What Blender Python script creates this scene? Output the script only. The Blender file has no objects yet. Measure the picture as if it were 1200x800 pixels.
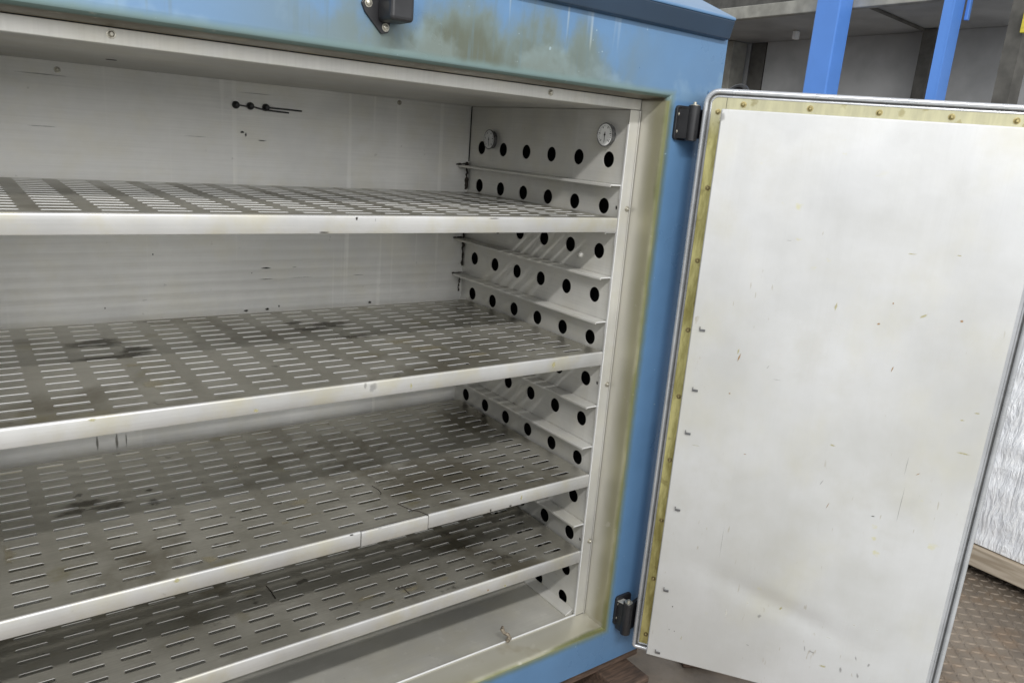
import bpy, math, random
from mathutils import Vector, Matrix, noise
from mathutils.geometry import tessellate_polygon
random.seed(7)
# ------------------------------------------------------------------ camera, world, lights
ZO = 1.37                                   # ground is z = 0; the drawing below has z = 0 at the top row of holes
FPX = 895.72
CAMP = Vector((-1.1886, -1.2306, 0.0196))
RX = Vector((0.8093, -0.5825, 0.0765)).normalized()
RF = Vector((0.5810, 0.7743, -0.2507)); RF = (RF - RX * RF.dot(RX)).normalized()
RD = RF.cross(RX)                            # image down
sc = bpy.context.scene
cd = bpy.data.cameras.new('camera'); cam = bpy.data.objects.new('camera', cd)
sc.collection.objects.link(cam); sc.camera = cam
cd.sensor_width = 36.0; cd.lens = 36.0 * FPX / 1200.0; cd.clip_start = 0.02; cd.clip_end = 200.0
M = Matrix((RX, -RD, -RF)).transposed().to_4x4(); M.translation = CAMP + Vector((0, 0, ZO)); cam.matrix_world = M

w = bpy.data.worlds.new('World'); sc.world = w; w.use_nodes = True
bg = w.node_tree.nodes['Background']; bg.inputs[0].default_value = (0.93, 0.97, 1.0, 1); bg.inputs[1].default_value = 0.77

def area(name, loc, target, sx, sy, power, col=(1, 0.985, 0.965)):
    l = bpy.data.lights.new(name, 'AREA'); l.shape = 'RECTANGLE'; l.size = sx; l.size_y = sy; l.energy = power; l.color = col
    o = bpy.data.objects.new(name, l); sc.collection.objects.link(o)
    p = Vector(loc) + Vector((0, 0, ZO)); t = Vector(target) + Vector((0, 0, ZO))
    d = (p - t).normalized(); x = Vector((1, 0, 0)); x = (x - d * x.dot(d)).normalized(); y = d.cross(x)
    m = Matrix((x, y, d)).transposed().to_4x4(); m.translation = p; o.matrix_world = m
    return o
# the hall's strip lamps above the oven front, then one added soft fill
area('strip_and_fill_lamp', (-1.55, -2.22, 1.85), (-0.5, 0.2, -0.4), 2.4, 0.10, 80)
area('strip_and_fill_lamp', (1.6, -2.6, 2.3), (0.6, -0.4, -0.5), 1.5, 0.25, 7)
area('strip_and_fill_lamp', (-1.2, -6.2, 1.9), (-0.5, 0.2, -0.3), 5.0, 3.0, 110)  # broad low fill added to brighten the back of the oven

vs = sc.view_settings; vs.view_transform = 'Standard'; vs.look = 'None'; vs.exposure = 0.22; vs.gamma = 1.0; vs.use_curve_mapping = False
sc.cycles.max_bounces = 10; sc.cycles.diffuse_bounces = 6; sc.cycles.glossy_bounces = 6
sc.cycles.use_denoising = True
sc.cycles.caustics_reflective = False; sc.cycles.caustics_refractive = False

# ------------------------------------------------------------------ pixel -> place (a pixel gives a direction, a plane gives the distance)
def ray(u, v): return RX * ((u - 600) / FPX) + RD * ((v - 400) / FPX) + RF
def at(u, v, ax, val):
    d = ray(u, v); return CAMP + d * ((val - CAMP[ax]) / d[ax])

# ------------------------------------------------------------------ materials
def lin(c): return tuple(((x / 255 + 0.055) / 1.055) ** 2.4 if x > 10 else x / 255 / 12.92 for x in c) + (1,)
class NT:
    def __init__(s, name):
        s.m = bpy.data.materials.new(name); s.m.use_nodes = True; s.t = s.m.node_tree; s.n = s.t.nodes; s.l = s.t.links
        s.b = s.n['Principled BSDF']; s.pos = None
    def new(s, typ, **kw):
        n = s.n.new(typ)
        for k, v in kw.items(): setattr(n, k, v)
        return n
    def put(s, sock, v):
        if isinstance(v, bpy.types.NodeSocket): s.l.new(v, sock)
        else: sock.default_value = v
    def P(s, obj=False):
        if obj: return s.new('ShaderNodeTexCoord').outputs['Object']
        if s.pos is None: s.pos = s.new('ShaderNodeNewGeometry').outputs['Position']
        return s.pos
    def math(s, op, a, b=0.0, c=0.0, clamp=False):
        n = s.new('ShaderNodeMath', operation=op, use_clamp=clamp)
        for i, v in enumerate((a, b, c)): s.put(n.inputs[i], v)
        return n.outputs[0]
    def sep(s, v): n = s.new('ShaderNodeSeparateXYZ'); s.put(n.inputs[0], v); return n.outputs
    def noise(s, scale, vec=None, stretch=(1, 1, 1), detail=4, rough=0.55, off=(0, 0, 0), dist=0.0):
        mp = s.new('ShaderNodeMapping'); s.put(mp.inputs[0], vec if vec is not None else s.P()); mp.inputs['Scale'].default_value = stretch; mp.inputs['Location'].default_value = off
        n = s.new('ShaderNodeTexNoise'); s.l.new(mp.outputs[0], n.inputs['Vector']); n.inputs['Scale'].default_value = scale
        n.inputs['Detail'].default_value = detail; n.inputs['Roughness'].default_value = rough; n.inputs['Distortion'].default_value = dist
        return n.outputs['Fac']
    def ramp(s, fac, a, b, va=0.0, vb=1.0):
        n = s.new('ShaderNodeMapRange', clamp=True, interpolation_type='SMOOTHSTEP'); s.put(n.inputs[0], fac)
        for i, v in enumerate((a, b, va, vb)): n.inputs[i + 1].default_value = v
        return n.outputs[0]
    def mix(s, fac, a, b, blend='MIX'):
        n = s.new('ShaderNodeMix', data_type='RGBA', blend_type=blend); s.put(n.inputs[0], fac); s.put(n.inputs[6], a); s.put(n.inputs[7], b)
        return n.outputs[2]
    def bump(s, h, strength=0.3, dist=0.001):
        n = s.new('ShaderNodeBump'); s.put(n.inputs['Height'], h); n.inputs['Strength'].default_value = strength; n.inputs['Distance'].default_value = dist
        s.l.new(n.outputs[0], s.b.inputs['Normal']); return n
    def out(s, col, rough=0.5, metal=0.0, spec=None):
        s.put(s.b.inputs['Base Color'], col); s.put(s.b.inputs['Roughness'], rough); s.put(s.b.inputs['Metallic'], metal)
        if spec is not None: s.b.inputs['Specular IOR Level'].default_value = spec
        return s.m
def plain(name, col, rough=0.5, metal=0.0, var=0.15, scale=60, bump=0.03):
    k = NT(name); n = k.noise(scale)
    c = k.mix(k.ramp(n, 0.3, 0.7), tuple(x * (1 - var) for x in col[:3]) + (1,), tuple(min(1, x * (1 + var)) for x in col[:3]) + (1,))
    r = k.ramp(k.noise(scale * 0.4), 0.3, 0.7, max(0.05, rough - 0.08), rough + 0.08)
    if bump: k.bump(k.noise(scale * 2, detail=2), bump, 0.0004)
    return k.out(c, r, metal)

def mat_wall(name, base, grain='x', metal=0.55, rough=0.42, run=0.08, film=0.18):
    k = NT(name)
    st = (0.6, 30, 30) if grain == 'x' else (30, 0.6, 30) if grain == 'y' else (30, 30, 0.6)
    g = k.noise(9, stretch=st, detail=3)
    cl = k.noise(3.2, detail=5)
    drips = k.ramp(k.noise(38, stretch=(1, 1, 0.02), detail=2), 0.62, 0.70)
    spots = k.ramp(k.noise(55, detail=2, off=(3, 1, 2)), 0.735, 0.78)
    c = k.mix(k.ramp(cl, 0.3, 0.72), tuple(x * 0.80 for x in base) + (1,), tuple(min(1, x * 1.1) for x in base) + (1,))
    c = k.mix(k.math('MULTIPLY', k.ramp(g, 0.35, 0.75), 0.14), c, tuple(x * 0.62 for x in base) + (1,))
    c = k.mix(k.math('MULTIPLY', drips, run), c, (0.97, 0.96, 0.92, 1))
    c = k.mix(k.math('MULTIPLY', spots, 0.18), c, (0.06, 0.05, 0.035, 1))
    fl = k.ramp(k.noise(11, detail=5, rough=0.6, off=(5, 8, 1)), 0.42, 0.70)
    c = k.mix(k.math('MULTIPLY', fl, film), c, (base[0] * 0.86, base[1] * 0.80, base[2] * 0.56, 1))
    r = k.math('ADD', k.ramp(cl, 0.3, 0.7, rough - 0.06, rough + 0.1), k.math('MULTIPLY', g, 0.06))
    k.bump(k.math('ADD', g, k.math('MULTIPLY', cl, 2.0)), 0.12, 0.001)
    return k.out(c, r, metal)
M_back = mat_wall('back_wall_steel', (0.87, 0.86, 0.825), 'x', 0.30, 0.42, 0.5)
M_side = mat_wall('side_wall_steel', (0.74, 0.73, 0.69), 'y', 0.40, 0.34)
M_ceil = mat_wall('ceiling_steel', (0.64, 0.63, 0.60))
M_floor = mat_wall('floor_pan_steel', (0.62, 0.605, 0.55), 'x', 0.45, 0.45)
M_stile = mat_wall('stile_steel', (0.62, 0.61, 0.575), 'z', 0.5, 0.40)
M_lip = mat_wall('shelf_lip_steel', (0.535, 0.53, 0.52), 'x', 0.45, 0.36, 0.0, 0.55)

def mat_deck():
    k = NT('shelf_deck_steel')
    x, y, z = k.sep(k.P())
    base = (0.40, 0.39, 0.36)
    g = k.noise(10, stretch=(0.8, 40, 1), detail=3)
    cl = k.noise(5.5, detail=6, rough=0.6)
    st = k.noise(2.6, detail=6, rough=0.62, off=(4.3, 1.1, 0.4), dist=0.4)
    c = k.mix(k.ramp(cl, 0.32, 0.7), (0.37, 0.352, 0.295, 1), (0.55, 0.53, 0.465, 1))
    c = k.mix(k.math('MULTIPLY', k.ramp(g, 0.4, 0.75), 0.25), c, (0.24, 0.23, 0.20, 1))
    c = k.mix(k.math('MULTIPLY', k.ramp(st, 0.50, 0.66), 0.66), c, (0.135, 0.112, 0.068, 1))
    ye = k.ramp(k.noise(9, detail=5, off=(1.7, 7.7, 3)), 0.60, 0.72)
    c = k.mix(k.math('MULTIPLY', ye, 0.45), c, (0.30, 0.26, 0.13, 1))
    # burnt ring of spilled material
    dk = k.ramp(k.noise(22, detail=4, off=(9, 2, 1)), 0.66, 0.74)
    c = k.mix(k.math('MULTIPLY', dk, 0.6), c, (0.05, 0.042, 0.03, 1))
    r = k.ramp(cl, 0.3, 0.7, 0.27, 0.44)
    k.bump(k.math('ADD', g, k.math('MULTIPLY', cl, 3.0)), 0.15, 0.001)
    return k.out(c, r, 0.7)
M_deck = mat_deck()

OPX0, OPX1, OPZ0, OPZ1 = -1.308, 0.030, -1.120, 0.130
def opening_u(k):
    x, y, z = k.sep(k.P())
    ux = k.math('SUBTRACT', k.math('ABSOLUTE', k.math('SUBTRACT', x, (OPX0 + OPX1) / 2)), (OPX1 - OPX0) / 2)
    uz = k.math('SUBTRACT', k.math('ABSOLUTE', k.math('SUBTRACT', z, ZO + (OPZ0 + OPZ1) / 2)), (OPZ1 - OPZ0) / 2)
    return k.math('MAXIMUM', ux, uz), x, y, z
BLUE = (0.092, 0.186, 0.325)
def mat_blue_face():
    k = NT('blue_enamel_face'); u, x, y, z = opening_u(k)
    n = k.noise(6, detail=5); fine = k.noise(40, detail=3)
    c = k.mix(k.ramp(n, 0.3, 0.7), tuple(v * 0.93 for v in BLUE) + (1,), tuple(v * 1.05 for v in BLUE) + (1,))
    # heat-browned seepage on the header, running up from the opening edge
    zz = k.math('SUBTRACT', z, ZO)
    head = k.ramp(zz, 0.125, 0.135)
    blot = k.noise(7, detail=6, rough=0.6, stretch=(1, 1, 0.55), off=(2.2, 0, 0.6))
    band = k.math('SUBTRACT', blot, k.ramp(zz, 0.13, 0.30, 0.0, 0.34))
    xm = k.math('MULTIPLY', k.ramp(x, -0.95, -0.60), k.ramp(x, 0.02, -0.22))
    olive = k.math('MULTIPLY', k.math('MULTIPLY', k.ramp(band, 0.20, 0.42), head), k.math('ADD', k.math('MULTIPLY', xm, 0.80), 0.06))
    c = k.mix(olive, c, (0.125, 0.155, 0.125, 1))
    brown = k.math('MULTIPLY', k.math('MULTIPLY', k.ramp(band, 0.34, 0.54), head), k.math('MULTIPLY', k.math('MULTIPLY', k.ramp(x, -0.70, -0.56), k.ramp(x, -0.12, -0.36)), 0.72))
    c = k.mix(brown, c, (0.075, 0.078, 0.046, 1))
    drip = k.ramp(k.noise(75, stretch=(1, 1, 0.04), detail=2, off=(0.3, 0, 0)), 0.59, 0.68)
    dm = k.math('MULTIPLY', k.math('MULTIPLY', drip, head), k.math('MULTIPLY', k.ramp(zz, 0.135, 0.16), k.ramp(x, -0.1, -0.3)))
    c = k.mix(k.math('MULTIPLY', dm, 0.40), c, (0.10, 0.15, 0.17, 1))
    wdrip = k.ramp(k.noise(26, stretch=(1, 1, 0.05), detail=2, off=(5.3, 0, 0)), 0.58, 0.66)
    wm = k.math('MULTIPLY', k.math('MULTIPLY', wdrip, k.ramp(zz, 0.19, 0.215)), k.math('MULTIPLY', k.ramp(x, -0.55, -0.42), k.ramp(x, -0.10, -0.2)))
    c = k.mix(k.math('MULTIPLY', wm, 0.75), c, (0.62, 0.66, 0.62, 1))
    pale = k.math('MULTIPLY', k.ramp(k.math('ADD', k.noise(9, off=(1, 1, 9), detail=4), k.ramp(zz, 0.13, 0.24, 0.12, -0.1)), 0.56, 0.68), head)
    c = k.mix(k.math('MULTIPLY', pale, 0.16), c, (0.36, 0.48, 0.52, 1))
    # tint next to the rolled edge
    e = k.math('ADD', u, k.math('MULTIPLY', k.math('SUBTRACT', fine, 0.5), 0.006))
    c = k.mix(k.ramp(e, 0.024, 0.008), c, k.mix(k.ramp(zz, 0.11, 0.13), (0.085, 0.125, 0.115, 1), (0.15, 0.22, 0.22, 1)))
    c = k.mix(k.math('MULTIPLY', k.ramp(e, 0.014, 0.006), k.ramp(zz, 0.135, 0.128)), c, (0.12, 0.13, 0.07, 1))
    sp = k.ramp(k.noise(70, detail=2, off=(1, 5, 2)), 0.74, 0.78)
    c = k.mix(k.math('MULTIPLY', sp, 0.5), c, (0.35, 0.45, 0.52, 1))
    k.bump(k.math('ADD', k.noise(90, detail=2), k.math('MULTIPLY', n, 3)), 0.06, 0.001)
    return k.out(c, k.ramp(n, 0.3, 0.7, 0.26, 0.40), 0.0, 0.5)
M_blue = mat_blue_face()
def mat_jamb():
    k = NT('heat_tinted_jamb_steel_shaded_top'); u, x, y, z = opening_u(k)
    n = k.noise(5, detail=5); st = k.noise(12, stretch=(1, 1, 0.1), detail=3)
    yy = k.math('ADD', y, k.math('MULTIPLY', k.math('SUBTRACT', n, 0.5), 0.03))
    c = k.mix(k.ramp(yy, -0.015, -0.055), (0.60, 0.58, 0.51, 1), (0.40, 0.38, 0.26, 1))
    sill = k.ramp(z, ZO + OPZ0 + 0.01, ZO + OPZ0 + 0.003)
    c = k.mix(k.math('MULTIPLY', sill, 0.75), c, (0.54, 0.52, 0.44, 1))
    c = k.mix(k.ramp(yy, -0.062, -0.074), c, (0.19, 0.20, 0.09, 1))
    c = k.mix(k.math('MULTIPLY', k.math('MULTIPLY', k.ramp(z, ZO + OPZ1 - 0.006, ZO + OPZ1 - 0.001), k.ramp(y, -0.070, -0.060)), k.ramp(n, 0.2, 0.6, 0.75, 1.0)), c, (0.14, 0.12, 0.085, 1))  # shade under the header painted dark into the top return
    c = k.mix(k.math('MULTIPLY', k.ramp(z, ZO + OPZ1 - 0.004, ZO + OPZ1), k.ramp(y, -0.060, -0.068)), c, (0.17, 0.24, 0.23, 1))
    c = k.mix(k.math('MULTIPLY', k.ramp(st, 0.55, 0.72), 0.4), c, (0.33, 0.27, 0.15, 1))
    c = k.mix(k.math('MULTIPLY', k.ramp(k.noise(30, detail=4, off=(3, 3, 3)), 0.64, 0.74), 0.5), c, (0.62, 0.60, 0.52, 1))
    k.bump(k.math('ADD', st, n), 0.1, 0.001)
    return k.out(c, k.ramp(n, 0.3, 0.7, 0.30, 0.46), 0.5)
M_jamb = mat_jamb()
def mat_door_panel():
    k = NT('scuffed_door_panel_steel'); P = k.P(True)
    g = k.noise(8, P, (30, 1, 0.8), detail=3); cl = k.noise(2.4, P, detail=6, rough=0.6); cl2 = k.noise(7, P, detail=5, off=(3, 0, 8))
    c = k.mix(k.ramp(cl, 0.30, 0.66), (0.52, 0.52, 0.505, 1), (0.625, 0.63, 0.635, 1))
    c = k.mix(k.math('MULTIPLY', k.ramp(cl2, 0.50, 0.75), 0.40), c, (0.47, 0.46, 0.41, 1))
    c = k.mix(k.math('MULTIPLY', k.ramp(g, 0.5, 0.8), 0.10), c, (0.50, 0.50, 0.50, 1))
    ye = k.math('MULTIPLY', k.ramp(k.noise(16, P, (1, 1, 1.6), detail=4, off=(7, 2, 3)), 0.665, 0.74), k.ramp(k.noise(3, P, off=(1, 1, 4)), 0.48, 0.6))
    c = k.mix(k.math('MULTIPLY', ye, 0.55), c, (0.58, 0.54, 0.24, 1))
    ys = k.math('MULTIPLY', k.ramp(k.noise(5, P, (1, 1, 0.7), detail=5, off=(3, 9, 6)), 0.50, 0.72), 0.30)
    c = k.mix(ys, c, (0.58, 0.55, 0.40, 1))
    vs_ = k.ramp(k.noise(5, P, (3.0, 1, 0.25), detail=4, off=(6, 1, 2)), 0.45, 0.75)
    c = k.mix(k.math('MULTIPLY', vs_, 0.16), c, (0.42, 0.42, 0.41, 1))
    sc1 = k.math('MULTIPLY', k.ramp(k.noise(45, P, (2.6, 1, 0.55), detail=2, off=(2, 2, 2)), 0.69, 0.74), k.ramp(k.noise(4, P, off=(8, 1, 4)), 0.5, 0.6))
    c = k.mix(k.math('MULTIPLY', sc1, 0.5), c, (0.36, 0.32, 0.24, 1))
    k.bump(k.math('ADD', k.math('MULTIPLY', g, 0.4), k.math('MULTIPLY', cl, 5.0)), 0.16, 0.002)
    return k.out(c, k.math('ADD', k.ramp(cl2, 0.3, 0.7, 0.30, 0.42), k.math('MULTIPLY', g, 0.05)), 0.35)
M_dpanel = mat_door_panel()
def mat_band():
    k = NT('brass_tinted_gasket_band'); P = k.P(True)
    n = k.noise(9, P, (4, 1, 0.8), detail=6, rough=0.65); x, y, z = k.sep(P)
    c = k.mix(k.ramp(n, 0.35, 0.65), (0.30, 0.265, 0.085, 1), (0.66, 0.61, 0.27, 1))
    zw = k.sep(k.P())[2]
    c = k.mix(k.math('MULTIPLY', k.ramp(zw, ZO + 0.05, ZO + 0.12), 0.75), c, (0.46, 0.445, 0.33, 1))
    c = k.mix(k.math('MULTIPLY', k.ramp(k.noise(40, P, detail=3), 0.6, 0.72), 0.5), c, (0.22, 0.18, 0.06, 1))
    return k.out(c, 0.34, 0.6)
M_band = mat_band()
M_gasket = plain('silver_gasket_tube', (0.50, 0.51, 0.53), 0.32, 0.6, 0.08, 30)
M_groove = plain('dark_gasket_groove', (0.10, 0.10, 0.10), 0.6)
M_blueplain = plain('blue_enamel', BLUE, 0.34, 0.0, 0.06, 8)
M_navy = plain('navy_lip', (0.016, 0.034, 0.062), 0.4, 0.0, 0.1, 8)  # darker blue for the console lip only
M_black = plain('black_plastic', (0.016, 0.016, 0.018), 0.38, 0.0, 0.2, 40)
M_flatblack = plain('flat_black', (0.006, 0.006, 0.006), 0.9, 0.0, 0.3, 90)  # flat black for the liners behind the holes and the corner gap
M_char = plain('burnt_residue', (0.030, 0.024, 0.018), 0.8, 0.0, 0.5, 120)
M_screw = plain('screw_steel', (0.42, 0.40, 0.34), 0.35, 0.7, 0.3, 200)
M_brass = plain('tarnished_screw_brass', (0.36, 0.30, 0.14), 0.4, 0.7, 0.3, 200)
M_edge = plain('bright_cut_steel', (0.74, 0.74, 0.73), 0.40, 0.3, 0.03, 20, 0)
M_dial = plain('white_dial', (0.90, 0.90, 0.88), 0.3, 0.0, 0.04, 30)
M_bezel = plain('dull_bezel_steel', (0.16, 0.16, 0.165), 0.3, 0.6, 0.2, 100)
def decal(name, col, strength=0.8, rough=0.5):
    k = NT(name); a = k.new('ShaderNodeAttribute'); a.attribute_name = 'fade'
    n = k.noise(70, detail=4); al = k.math('MULTIPLY', k.ramp(k.math('ADD', a.outputs['Fac'], k.math('MULTIPLY', k.math('SUBTRACT', n, 0.5), 0.9)), 0.10, 1.05), strength)
    k.put(k.b.inputs['Alpha'], al); return k.out(col + (1,), rough, 0.1)
M_yel = decal('yellow_stain', (0.48, 0.44, 0.20), 0.50)
M_org = decal('rust_orange_stain', (0.36, 0.21, 0.08), 0.75)
M_grey = decal('grey_stain', (0.30, 0.295, 0.285), 0.48)
M_smut = decal('black_smut', (0.022, 0.018, 0.014), 0.92, 0.8)
M_dust = decal('ochre_film', (0.34, 0.29, 0.17), 0.32)
M_burn = decal('burnt_spill', (0.075, 0.062, 0.040), 0.55, 0.5)
M_pale = decal('pale_scratch', (0.80, 0.79, 0.70), 0.45)

# ------------------------------------------------------------------ mesh helpers
ORG = {}
COL = sc.collection
class MB:
    def __init__(s): s.v = []; s.f = []; s.mi = {}
    def add(s, vs, fs):
        b = len(s.v); s.v += [tuple(q) for q in vs]; s.f += [tuple(b + i for i in f) for f in fs]; return s
    def box(s, x0, x1, y0, y1, z0, z1):
        v = [(x, y, z) for x in (x0, x1) for y in (y0, y1) for z in (z0, z1)]
        return s.add(v, [(0, 1, 3, 2), (4, 6, 7, 5), (0, 4, 5, 1), (2, 3, 7, 6), (0, 2, 6, 4), (1, 5, 7, 3)])
    def prism(s, prof, a, b, axis=0, close=True):   # profile in the two other axes, swept a..b along axis
        n = len(prof); V = []
        for t in (a, b):
            for p in prof:
                q = list(p); q.insert(axis, t); V.append(q)
        m = n if close else n - 1
        F = [(i, (i + 1) % n, n + (i + 1) % n, n + i) for i in range(m)]
        if close: F += [tuple(range(n))[::-1], tuple(range(n, 2 * n))]
        return s.add(V, F)
    def tube(s, path, r, n=8, closed=False, cap=True):
        path = [Vector(p) for p in path]; N = len(path); V = []; F = []
        up = None
        for i, p in enumerate(path):
            t = (path[(i + 1) % N] - path[i - 1]) if closed or 0 < i < N - 1 else (path[1] - path[0] if i == 0 else path[-1] - path[-2])
            t.normalize()
            if up is None:
                up = Vector((0, 0, 1)) if abs(t.z) < 0.9 else Vector((1, 0, 0))
            a = (up - t * up.dot(t)).normalized(); b = t.cross(a); up = a
            rr = r[i] if isinstance(r, (list, tuple)) else r
            V += [p + (a * math.cos(2 * math.pi * k / n) + b * math.sin(2 * math.pi * k / n)) * rr for k in range(n)]
        for i in range(N if closed else N - 1):
            j = (i + 1) % N
            F += [(i * n + k, i * n + (k + 1) % n, j * n + (k + 1) % n, j * n + k) for k in range(n)]
        if cap and not closed: F += [tuple(range(n))[::-1], tuple(range((N - 1) * n, N * n))]
        return s.add(V, F)
    def lathe(s, c, d, prof, n=16):                 # prof: (distance along d, radius)
        c = Vector(c); d = Vector(d).normalized(); u = Vector((0, 0, 1)) if abs(d.z) < 0.9 else Vector((1, 0, 0))
        a = (u - d * u.dot(d)).normalized(); b = d.cross(a); V = []; F = []
        for h, r in prof: V += [c + d * h + (a * math.cos(2 * math.pi * k / n) + b * math.sin(2 * math.pi * k / n)) * r for k in range(n)]
        for i in range(len(prof) - 1): F += [(i * n + k, i * n + (k + 1) % n, (i + 1) * n + (k + 1) % n, (i + 1) * n + k) for k in range(n)]
        F += [tuple(range(n))[::-1], tuple(range((len(prof) - 1) * n, len(prof) * n))]
        return s.add(V, F)
    def plate(s, outer, holes, fn0, fn1, wall=False):           # flat sheet with holes; fn maps (u, v) to the two sides
        loops = [outer] + holes; flat = [p for L in loops for p in L]
        tris = tessellate_polygon([[Vector((p[0], p[1], 0)) for p in L] for L in loops]); n = len(flat)
        V = [fn0(*p) for p in flat] + [fn1(*p) for p in flat]; F = []
        for t in tris: F += [tuple(t), tuple(n + i for i in reversed(t))]
        b = 0
        for li, L in enumerate(loops):
            m = len(L)
            if li > 0:
                if wall:
                    for q in range(m): s.mi[len(s.f) + len(F) + q] = 1
                F += [(b + i, b + (i + 1) % m, n + b + (i + 1) % m, n + b + i) for i in range(m)]
            b += m
        return s.add(V, F)
    def build(s, name, mat, parent=None, origin=None, smooth=False, bevel=0, seg=2, kind=None, fixn=True):
        if origin is None:
            xs = list(zip(*s.v)); origin = tuple((min(c) + max(c)) / 2 for c in xs)
        origin = Vector(origin)
        me = bpy.data.meshes.new(name); me.from_pydata([tuple(Vector(p) - origin) for p in s.v], [], s.f)
        if fixn:
            import bmesh
            bm = bmesh.new(); bm.from_mesh(me); bmesh.ops.recalc_face_normals(bm, faces=bm.faces); bm.to_mesh(me); bm.free()
        me.materials.append(mat)
        if s.mi:
            me.materials.append(M_edge)
            for i, q in s.mi.items(): me.polygons[i].material_index = q
        o = bpy.data.objects.new(name, me); COL.objects.link(o)
        link(o, origin, parent)
        if smooth:
            for p in me.polygons: p.use_smooth = True
            try: me.set_sharp_from_angle(angle=math.radians(40))
            except Exception: pass
        if bevel:
            b = o.modifiers.new('bevel', 'BEVEL'); b.width = bevel; b.segments = seg; b.limit_method = 'ANGLE'; b.angle_limit = math.radians(40)
        if kind: o['kind'] = kind
        return o
def link(o, origin, parent):
    ORG[o.name] = Vector(origin)
    if parent is None: o.location = Vector(origin) + Vector((0, 0, ZO))
    else: o.parent = parent; o.location = Vector(origin) - ORG[parent.name]
def empty(name, origin, parent=None):
    o = bpy.data.objects.new(name, None); o.empty_display_size = 0.05; COL.objects.link(o); link(o, origin, parent); return o
def tag(o, label=None, cat=None, group=None, kind=None):
    for k, v in (('label', label), ('category', cat), ('group', group), ('kind', kind)):
        if v: o[k] = v
    return o
def dup(o, parent, delta, name=None):               # a copy of a part and its sub-parts, moved by delta, sharing meshes
    c = o.copy(); COL.objects.link(c); ORG[c.name] = ORG[o.name] + Vector(delta)
    c.parent = parent; c.location = ORG[c.name] - ORG[parent.name]
    for ch in list(o.children):
        d = ch.copy(); COL.objects.link(d); d.parent = c; ORG[d.name] = ORG[ch.name] + Vector(delta)
    return c
def screw(c, d, r, parent, mat=None, name='screw', h=None):
    h = h or r * 0.6
    m = MB(); m.lathe(c, d, [(-0.001, r * 1.5), (r * 0.18, r * 1.5), (r * 0.2, r), (h * 0.7, r * 0.95), (h, r * 0.55)], 12)
    return m.build(name, mat or M_screw, parent, smooth=True)

# ------------------------------------------------------------------ ground
GZ = -1.37
def mat_ground():
    k = NT('worn_steel_floor'); n = k.noise(2.2, detail=6, rough=0.62); f = k.noise(25, detail=4); r2 = k.noise(7, detail=5, off=(4, 4, 4))
    c = k.mix(k.ramp(n, 0.3, 0.7), (0.15, 0.122, 0.095, 1), (0.30, 0.245, 0.19, 1))
    c = k.mix(k.math('MULTIPLY', k.ramp(r2, 0.5, 0.66), 0.6), c, (0.25, 0.175, 0.115, 1))
    c = k.mix(k.math('MULTIPLY', k.ramp(f, 0.5, 0.75), 0.35), c, (0.10, 0.09, 0.08, 1))
    k.bump(k.math('ADD', f, n), 0.35, 0.002)
    return k.out(c, k.ramp(f, 0.3, 0.7, 0.35, 0.6), 0.35)
M_ground = mat_ground()
g = MB(); g.box(-40, 40, -40, 40, GZ - 0.1, GZ); ground = tag(g.build('ground', M_ground, origin=(0, 0, GZ)), kind='structure')
m = MB(); m.box(-9, 9, -14, -0.80, GZ, GZ + 0.004)
tag(m.build('bounce_floor', plain('pale_bounce_floor', (0.50, 0.49, 0.46), 0.6, 0, 0.12, 3), origin=(0, -7, GZ)), kind='structure')  # unseen pale sheet added to bounce light into the oven
m = MB()
for i in range(62):
    for j in range(62):
        cx, cy = 0.75 + i * 0.030, -0.785 + j * 0.030
        if cx > 2.25: continue
        a = math.radians(45 if (i + j) % 2 else -45) + random.uniform(-0.04, 0.04); c_, s_ = math.cos(a), math.sin(a); L, W, H = 0.0165, 0.0052, 0.0032
        P = [(-L, 0), (-L * .5, -W), (L * .5, -W), (L, 0), (L * .5, W), (-L * .5, W)]
        V = [(cx + p * c_ - q * s_, cy + p * s_ + q * c_, GZ) for p, q in P] + [(cx + .7 * (p * c_ - q * .5 * s_), cy + .7 * (p * s_ + q * .5 * c_), GZ + H) for p, q in P]
        m.add(V, [(k, (k + 1) % 6, 6 + (k + 1) % 6, 6 + k) for k in range(6)] + [tuple(range(6, 12))])
m.build('tread_bump', M_ground, ground, kind='stuff', fixn=False)

# ------------------------------------------------------------------ the oven
D = 0.627; WL = -1.278; YF = -0.078; XE = 0.187; XL = WL - XE; FZ = -1.119; CZ = 0.107; BZ = -1.222
oven = empty('batch_oven', (-0.64, 0.30, BZ))
tag(oven, 'large blue enamelled batch oven with steel interior and its right door swung open', 'oven')

# front face ring (blue) with its rolled edge, and the tinted return behind it
def ring(m, prof, flat=None):
    # prof: (u outward, y); swept round the opening with mitred corners
    n = len(prof); V = []
    for u, y in prof: V += [(OPX0 - u, y, OPZ0 - u), (OPX1 + u, y, OPZ0 - u), (OPX1 + u, y, OPZ1 + u), (OPX0 - u, y, OPZ1 + u)]
    F = [(i * 4 + k, i * 4 + (k + 1) % 4, (i + 1) * 4 + (k + 1) % 4, (i + 1) * 4 + k) for i in range(n - 1) for k in range(4)]
    m.add(V, F); return m
R = 0.017
arc = [(0.003 + R - R * math.cos(t), YF + R - R * math.sin(t)) for t in [math.radians(a) for a in range(0, 91, 15)]]
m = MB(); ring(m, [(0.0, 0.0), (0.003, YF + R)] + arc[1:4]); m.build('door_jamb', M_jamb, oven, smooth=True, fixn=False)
m = MB(); ring(m, arc[3:])
b = len(m.v); u = arc[-1][0]
ix0, ix1, iz0, iz1 = OPX0 - u, OPX1 + u, OPZ0 - u, OPZ1 + u; HZ = 0.30
xs = [XL, ix0, ix1, XE]; zs_ = [BZ, iz0, iz1, HZ]
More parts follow.
